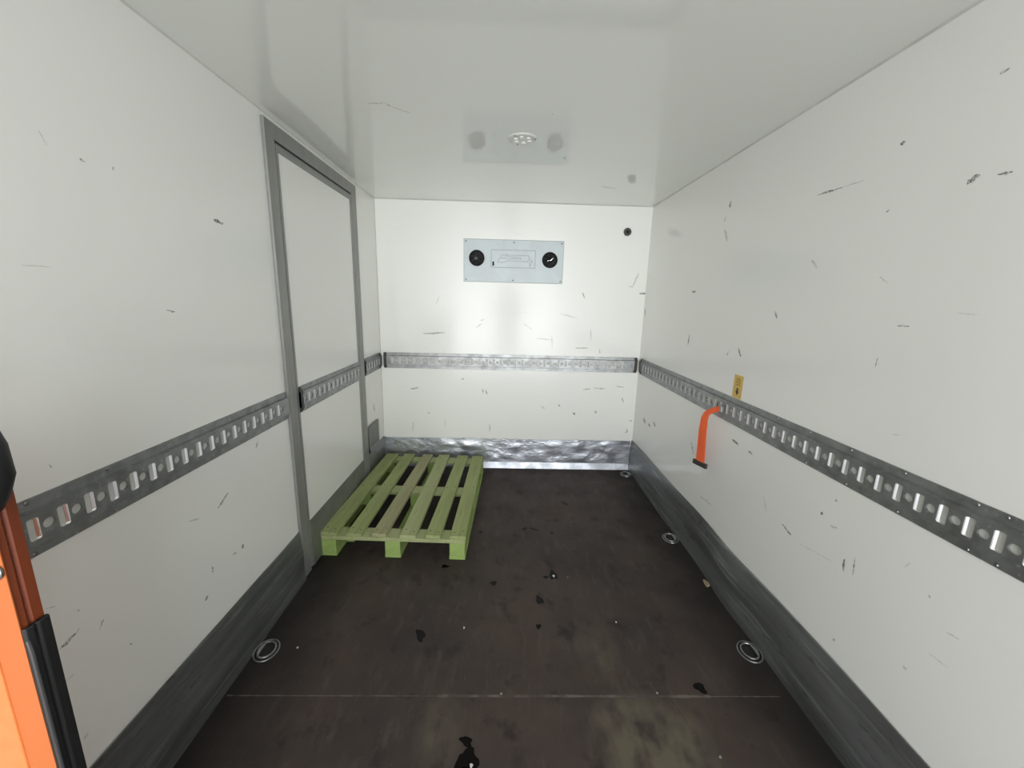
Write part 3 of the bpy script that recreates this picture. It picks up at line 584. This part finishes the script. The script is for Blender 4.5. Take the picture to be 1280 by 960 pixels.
def blob(cx, cy, rx, ry, seed, h=.0008, rot=0):
    R3 = random.Random(seed); n = 18; ph = R3.uniform(0, 6)
    pts = []
    for i in range(n):
        a = 2*PI*i/n; r = 1+.18*math.sin(3*a+ph)+.10*math.sin(5*a+2*ph)+R3.uniform(-.05, .05)
        x, y = rx*r*math.cos(a), ry*r*math.sin(a)
        pts.append((cx+x*math.cos(rot)-y*math.sin(rot), cy+x*math.sin(rot)+y*math.cos(rot)))
    return MB().prism(pts, 0, h, 2)
for i, (cx, cy, rx, ry) in enumerate(((1.271, 1.838, .020, .034), (1.184, 1.658, .018, .026), (.660, 1.450, .018, .034), (1.748, 1.217, .018, .024), (.902, .975, .036, .034),
        (.893, 1.032, .014, .022), (1.143, 2.268, .016, .012), (.868, 2.227, .012, .010), (.962, 1.773, .016, .016), (1.232, 1.822, .010, .014), (1.311, 2.227, .010, .010),
        (1.44, 2.60, .030, .014), (1.33, 2.95, .010, .030), (1.20, 2.265, .030, .006), (1.167, 1.50, .010, .014), (.70, 1.90, .020, .012), (.92, .93, .05, .03))):
    part(blob(cx, cy, rx, ry, i+11, rot=.2*i), 'wet_spot', M['wet'], floor)
CH = [(1.273, 1.828, .009, .012, 'pale chip lying in the dark wet spot in the middle of the floor', 'chip'),
      (1.517, 1.526, .005, .006, 'tiny pale chip on the brown floor, right of the middle', 'chip'),
      (.915, .962, .007, .009, 'tiny pale chip in the wet spot nearest the camera', 'chip'),
      (.841, 1.490, .005, .009, 'tiny pale chip between the pallet and the floor seam', 'chip'),
      (.178, 1.384, .005, .006, 'tiny pale chip on the dark floor beside the left lashing ring', 'chip'),
      (1.578, 1.196, .006, .005, 'tiny grey chip on the floor seam, right side', 'chip_dark'),
      (1.005, 1.192, .006, .005, 'tiny grey chip on the floor seam, near its middle', 'chip_dark'),
      (1.345, 1.820, .005, .005, 'tiny grey chip right of the wet spot in the middle of the floor', 'chip_dark'),
      (1.70, .985, .006, .006, 'tiny grey chip at the front right of the floor below the seam', 'chip_dark')]
for i, (x, y, rx, ry, lb, m_) in enumerate(CH):
    o = blob(x, y, rx*.62, ry*.62, 70+i, .003).build('paint_chip', M[m_], origin=(x, y, 0)); tag(o, lb, 'debris', 'small chips scattered on the floor')
    if abs(x-1.273) < .001 or abs(x-.915) < .001: o.location.z = .0008
o = blob(2.052, 1.779, .010, .022, 99, .010).build('wood_splinter', M['tan'], origin=(2.052, 1.779, 0)); tag(o, 'small tan splinter beside the right kick plate, between the lashing rings', 'debris')

# lashing rings
def lashing_ring(x, y, side, label):
    r = tag(empty('lashing_ring', (x, y, 0)), label, 'lashing ring', 'steel lashing rings along the floor edges')
    part(MB().lathe([(.046, 0), (.044, .0016), (.020, .0010), (.001, .0010)], (x, y, 0), 2, 32), 'recessed_dish', M['dish'], r, smooth=True)
    def loop(rx, ry, rad, z, name, flat):
        pts = []
        for i in range(32):
            a = 2*PI*i/32; cx_ = rx*math.cos(a)
            cx_ = min(cx_, rx*flat) if side > 0 else max(cx_, -rx*flat)
            pts.append((x+cx_, y+ry*math.sin(a), z+.003*math.cos(a)*side))
        return part(MB().tube(pts, rad, 8, True), name, M['steel'], r, smooth=True)
    loop(.043, .052, .0028, .0045, 'dish_rim', 1.0)
    loop(.031, .038, .0036, .0085, 'steel_ring', .62)
    part(MB().tube([(x+side*.024, y-.020, .0085), (x+side*.028, y, .0105), (x+side*.024, y+.020, .0085)], .0050, 8), 'hinge_pin', M['steel'], r, smooth=True)
M['dish'] = mat('dirty_steel_dish', (.035, .034, .032), .6, metal=.3)
lashing_ring(2.030, 1.372, 1, 'nearest steel lashing ring on the floor by the right kick plate')
lashing_ring(2.030, 2.178, 1, 'middle one of the three lashing rings by the right kick plate')
lashing_ring(2.030, 3.095, 1, 'farthest lashing ring, in the far right floor corner')
lashing_ring(.064, 1.368, -1, 'lone lashing ring on the floor by the left kick plate')

# ---------------------------------------------------------------- pallet
pal = empty('wooden_pallet', (.425, 2.54, 0)); pal.rotation_euler = (0, 0, -.036)
tag(pal, 'green stained wooden pallet with six deck boards lying by the side door', 'pallet')
PARENT_LOC[pal.name] = Vector((0, 0, 0))
PW, PL = .796, 1.150
def pbox(name, x0, x1, y0, y1, z0, z1, m_, rz=0, bev=.003, par=None):
    cx, cy, cz = (x0+x1)/2, (y0+y1)/2, (z0+z1)/2
    mb = MB().box(x0-cx, x1-cx, y0-cy, y1-cy, z0-cz, z1-cz)
    o = mb.build(name, m_, None, bevel=bev); o.parent = par or pal; o.location = (cx, cy, cz) if par is None else (cx, cy, cz); o.rotation_euler = (0, 0, rz); return o
bx = [(-.398, -.304), (-.252, -.168), (-.106, -.026), (.036, .124), (.182, .266), (.310, .398)]
wm = ['wood1', 'wood1', 'wood3', 'wood2', 'wood1', 'wood1']
off = [(0, 0), (-.004, .006), (.002, .002), (-.006, .004), (.002, .0), (0, -.002)]
for i, (a, b) in enumerate(bx):
    rz = [0, .004, -.010, .012, -.004, .006][i]
    o = pbox('deck_board', a, b, -PL/2+off[i][0], PL/2+off[i][1], .122, .144, M[wm[i]], rz)
    for yy_ in (-PL/2+.045, 0, PL/2-.045):
        for dx in (-.022, .024):
            s = MB().lathe([(.0038, 0), (.0034, .0012), (.0008, .0015)], (dx, yy_+RND.uniform(-.012, .012), .011), 2, 8).build('nail', M['nail']); s.parent = o
for y in (-PL/2+.048, 0.0, PL/2-.048):
    o = pbox('cross_board', -PW/2, PW/2, y-.048, y+.048, .100, .1215, M['wood2'])
    # boards between deck boards show nail heads
for x in (-PW/2+.045, 0.0, PW/2-.045):
    for y in (-PL/2+.052, 0, PL/2-.052):
        pbox('block', x-.042, x+.042, y-.050, y+.050, .0225, .0995, M['wood_blk'])
    pbox('runner_board', x-.044, x+.044, -PL/2+.003, PL/2-.003, 0, .022, M['wood_blk'])

pbox('runner_board', -.352, -.268, -.44, PL/2-.01, 0, .022, M['wood_blk'])

# ---------------------------------------------------------------- strap and label on the right wall
st = tag(empty('load_strap', (2.06, 1.98, .90)), 'orange webbing strap hanging from the right wall anchor rail', 'strap')
ctr = [(2.078, 1.898, .902), (2.070, 1.915, .893), (2.060, 1.940, .880), (2.052, 1.962, .866), (2.046, 1.976, .850), (2.042, 1.982, .825), (2.039, 1.980, .76), (2.040, 1.977, .70), (2.041, 1.974, .63), (2.042, 1.972, .585)]
# across-direction turns from vertical (where it leaves the slot) to along the wall
acr = [Vector((0, .1, 1)), Vector((0, .3, .95)), Vector((-.1, .62, .78)), Vector((-.2, .80, .50)), Vector((-.25, .93, .25)), Vector((-.3, .95, .06))]+[Vector((-.33, .94, 0))]*4
wd = [.013, .013, .014, .015, .0185, .022, .025, .0265, .0275, .0275]
mb = MB(); vs = []
for c, a, w_ in zip(ctr, acr, wd):
    c = Vector(c); a = a.normalized(); nrm = Vector((-1, -.3, .1)).normalized()
    for (s, t) in ((-1, .0012), (-.3, .0018), (.3, .0018), (1, .0012), (1, -.0012), (-1, -.0012)): vs.append(c+a*w_*s+nrm*t)
fs = []
for i in range(len(ctr)-1):
    for k in range(6): fs.append((i*6+k, i*6+(k+1) % 6, (i+1)*6+(k+1) % 6, (i+1)*6+k))
fs += [tuple(range(6)), tuple((len(ctr)-1)*6+k for k in range(6))]
mb.add(vs, fs); part(mb, 'webbing', M['strap'], st)
mb = MB().box(-.045, .045, -.007, .007, -.014, .012)
R_ = Matrix.Rotation(math.atan2(.94, -.33), 4, 'Z')
mb.v = [tuple(R_ @ Vector(p)+Vector((2.042, 1.972, .578))) for p in mb.v]
ef = part(mb, 'end_fitting', M['dark_metal'], st, bevel=.003)
mb = MB().tube([(-.036, -.009, -.012), (0, -.011, -.014), (.036, -.009, -.012)], .005, 8)
mb.v = [tuple(R_ @ Vector(p)+Vector((2.042, 1.972, .578))) for p in mb.v]
part(mb, 'crossbar', M['dark_metal'], ef, smooth=True)
part(MB().box(2.068, 2.0850, 1.885, 1.905, .884, .916), 'rail_hook', M['steel'], st, bevel=.002)

lb = tag(empty('warning_label', (W, 1.829, .98)), 'narrow yellow sticker with a black down arrow above the right rail', 'sticker')
e = .0006
sheet = part(MB().prism([(1.866, .972), (1.793, .972), (1.792, 1.081), (1.865, 1.081)], W-e, W, 0), 'sheet', M['yellow'], lb)
part(MB().prism([(1.835, 1.020), (1.823, 1.020), (1.823, 1.005), (1.815, 1.005), (1.829, .985), (1.843, 1.005), (1.835, 1.005)], W-2*e, W-e, 0), 'arrow', M['ink'], lb)
for z in (1.064, 1.055, 1.046, 1.036):
    part(MB().box(W-2*e, W-e, 1.812, 1.846, z-.002, z+.002), 'faded_text_line', M['ink_olive'], lb)

# ---------------------------------------------------------------- orange equipment at the near left
eq = tag(empty('equipment_housing', (.14, .56, 0)), 'tall orange housing with black rubber edge and black handle at the near left', 'equipment')
hz_ = 1.115
part(MB().prism([(.03, .520), (.213, .534), (.213, .60), (.03, .60)], .03, hz_, 2), 'front_cover', M['orange'], eq, bevel=.002)
part(MB().prism([(.2132, .5365), (.250, .541), (.250, .5425), (.2132, .5425)], .03, hz_, 2), 'edge_strip', M['orange_strip'], eq)
part(MB().prism([(.2132, .5428), (.2485, .5428), (.2495, .552), (.246, .556), (.2500, .560), (.2500, .574), (.2132, .60)], .03, hz_, 2), 'shaded_side_moulding', M['orange_side'], eq)
part(MB().prism([(.2505, .5405), (.256, .543), (.258, .552), (.2545, .556), (.2585, .560), (.257, .576), (.2505, .5765)], .03, .882, 2), 'rubber_edge', M['black_rubber'], eq, bevel=.002)
part(MB().tube([(.2535, .5440, .86), (.2575, .5425, .84), (.2580, .5425, .5), (.2580, .5425, .1)], .0030, 8), 'rubber_rib', mat('rubber_rib_highlight', (.05, .05, .052), .4), eq, smooth=True)  # lighter grey paints in the highlight along the rubber rib
part(MB().lathe([(.014, 0), (.014, .003), (.009, .006), (.001, .006)], (.237, .5395, .985), 1, 18, sign=-1), 'bolt', M['steel'], eq, smooth=True)
part(MB().lathe([(.005, 0), (.005, .0012), (.001, .0014)], (.237, .5330, .985), 1, 12, sign=-1), 'bolt_recess', M['black_rubber'], eq)
part(MB().box(.0, .26, .50, .62, 0, .03), 'foot', M['black_rubber'], eq, bevel=.004)
GRIP = [(.215, .562, 1.06), (.238, .552, 1.085), (.262, .540, 1.110), (.285, .530, 1.145), (.290, .525, 1.185), (.278, .522, 1.23), (.250, .525, 1.275), (.20, .53, 1.305), (.13, .545, 1.31), (.08, .555, 1.28), (.07, .56, 1.21), (.07, .56, 1.10)]
part(MB().tube(GRIP, [.010, .015, .018, .020, .020, .020, .019, .019, .018, .018, .018, .018], 16), 'handle', M['black_rubber'], eq, smooth=True)

# ---------------------------------------------------------------- the photographer behind the camera (seen only as a blurred reflection)
def skinned(name, pts, edges, rad, m, parent=None, root=0):
    me = bpy.data.meshes.new(name); me.from_pydata(pts, edges, []); o = bpy.data.objects.new(name, me); C.objects.link(o); me.materials.append(m)
    md = o.modifiers.new('skin', 'SKIN'); md.use_smooth_shade = True
    for i, r in enumerate(rad): me.skin_vertices[0].data[i].radius = (r[0], r[1]) if isinstance(r, tuple) else (r, r)
    me.skin_vertices[0].data[root].use_root = True
    sb_ = o.modifiers.new('subdivision', 'SUBSURF'); sb_.levels = 1; sb_.render_levels = 1
    if parent: o.parent = parent; o.location = -Vector(parent.location)
    return o
px_, py_ = 1.06, -.47
person = tag(empty('person', (px_, py_, 0)), 'person in dark work clothes standing behind the camera holding a phone', 'person')
P0 = [(0, 0, .98), (0, 0, 1.10), (0, .01, 1.28), (0, .01, 1.44), (0, .02, 1.52), (0, .03, 1.58),
      (-.09, 0, .92), (-.11, .02, .52), (-.12, -.02, .09), (-.13, .13, .04), (.09, 0, .92), (.11, .02, .52), (.12, -.02, .09), (.13, .13, .04),
      (-.17, 0, 1.43), (-.24, .04, 1.18), (-.13, .24, 1.27), (-.09, .30, 1.31), (.17, 0, 1.43), (.24, .04, 1.18), (.13, .24, 1.27), (.09, .30, 1.31)]
P0 = [(x+px_, y+py_, z) for x, y, z in P0]
E0 = [(0, 1), (1, 2), (2, 3), (3, 4), (4, 5), (0, 6), (6, 7), (7, 8), (8, 9), (0, 10), (10, 11), (11, 12), (12, 13), (3, 14), (14, 15), (15, 16), (16, 17), (3, 18), (18, 19), (19, 20), (20, 21)]
R0 = [(.16, .11), (.15, .11), (.165, .12), (.13, .09), .055, .052, .095, .065, .045, .04, .095, .065, .045, .04, .065, .05, .037, .032, .065, .05, .037, .032]
skinned('body', P0, E0, R0, M['cloth'], person)
hd = (px_, py_+.05, 1.66)
head = part(MB().lathe([(.001, -.125), (.035, -.12), (.058, -.09), (.070, -.04), (.076, .01), (.076, .05), (.062, .09), (.035, .113), (.001, .12)], hd, 2, 24, sx=.96, sy=1.18), 'head', M['skin'], person, smooth=True)
part(MB().lathe([(.079, .0), (.083, .05), (.070, .10), (.04, .124), (.001, .130)], (hd[0], hd[1]-.014, hd[2]), 2, 24, sx=.98, sy=1.12), 'hair', M['hair'], head, smooth=True)
part(MB().prism([(hd[1]+.080, hd[2]+.012), (hd[1]+.108, hd[2]-.028), (hd[1]+.080, hd[2]-.036)], hd[0]-.012, hd[0]+.012, 0), 'nose', M['skin'], head, bevel=.004)
for s in (-1, 1):
    part(MB().lathe([(.022, 0), (.026, .006), (.012, .012), (.001, .012)], (hd[0]+s*.072, hd[1]-.005, hd[2]-.005), 0, 14, sx=.8, sy=1.2, sign=s), 'ear', M['skin'], head, smooth=True)
    part(MB().lathe([(.011, 0), (.008, .005), (.001, .006)], (hd[0]+s*.030, hd[1]+.082, hd[2]+.006), 1, 12), 'eye', M['vent_black'], head, smooth=True)
part(MB().box(hd[0]-.022, hd[0]+.022, hd[1]+.070, hd[1]+.079, hd[2]-.068, hd[2]-.060), 'mouth', M['hair'], head)
for s in (-1, 1):
    wx, wy, wz = px_+s*.088, py_+.31, 1.315
    pts = [(wx, wy-.02, wz), (wx-s*.008, wy+.035, wz+.02), (wx-s*.018, wy+.065, wz+.035)]; ed = [(0, 1), (1, 2)]; rd = [(.026, .018), (.036, .016), (.034, .014)]
    for k in range(4):
        b0 = len(pts); fx = wx-s*(.005+.0); fy = wy+.070; fz = wz+.010+k*.019; ln_ = [.85, 1, .95, .75][k]
        pts += [(fx, fy, fz), (fx-s*.018*ln_, fy+.024*ln_, fz+.003), (fx-s*.040*ln_, fy+.020*ln_, fz+.004)]
        ed += [(2, b0), (b0, b0+1), (b0+1, b0+2)]; rd += [.009, .0085, .0075]
    b0 = len(pts); pts += [(wx-s*.030, wy+.035, wz+.045), (wx-s*.048, wy+.050, wz+.062)]; ed += [(1, b0), (b0, b0+1)]; rd += [.011, .009]
    skinned('hand', pts, ed, rd, M['skin'], person)
ph = MB().box(px_-.072, px_+.072, py_+.372, py_+.381, 1.335, 1.405).build('mobile_phone', M['vent_black'], origin=(px_, py_+.376, 1.335), bevel=.003)
tag(ph, 'black phone held up in both hands of the person', 'phone')
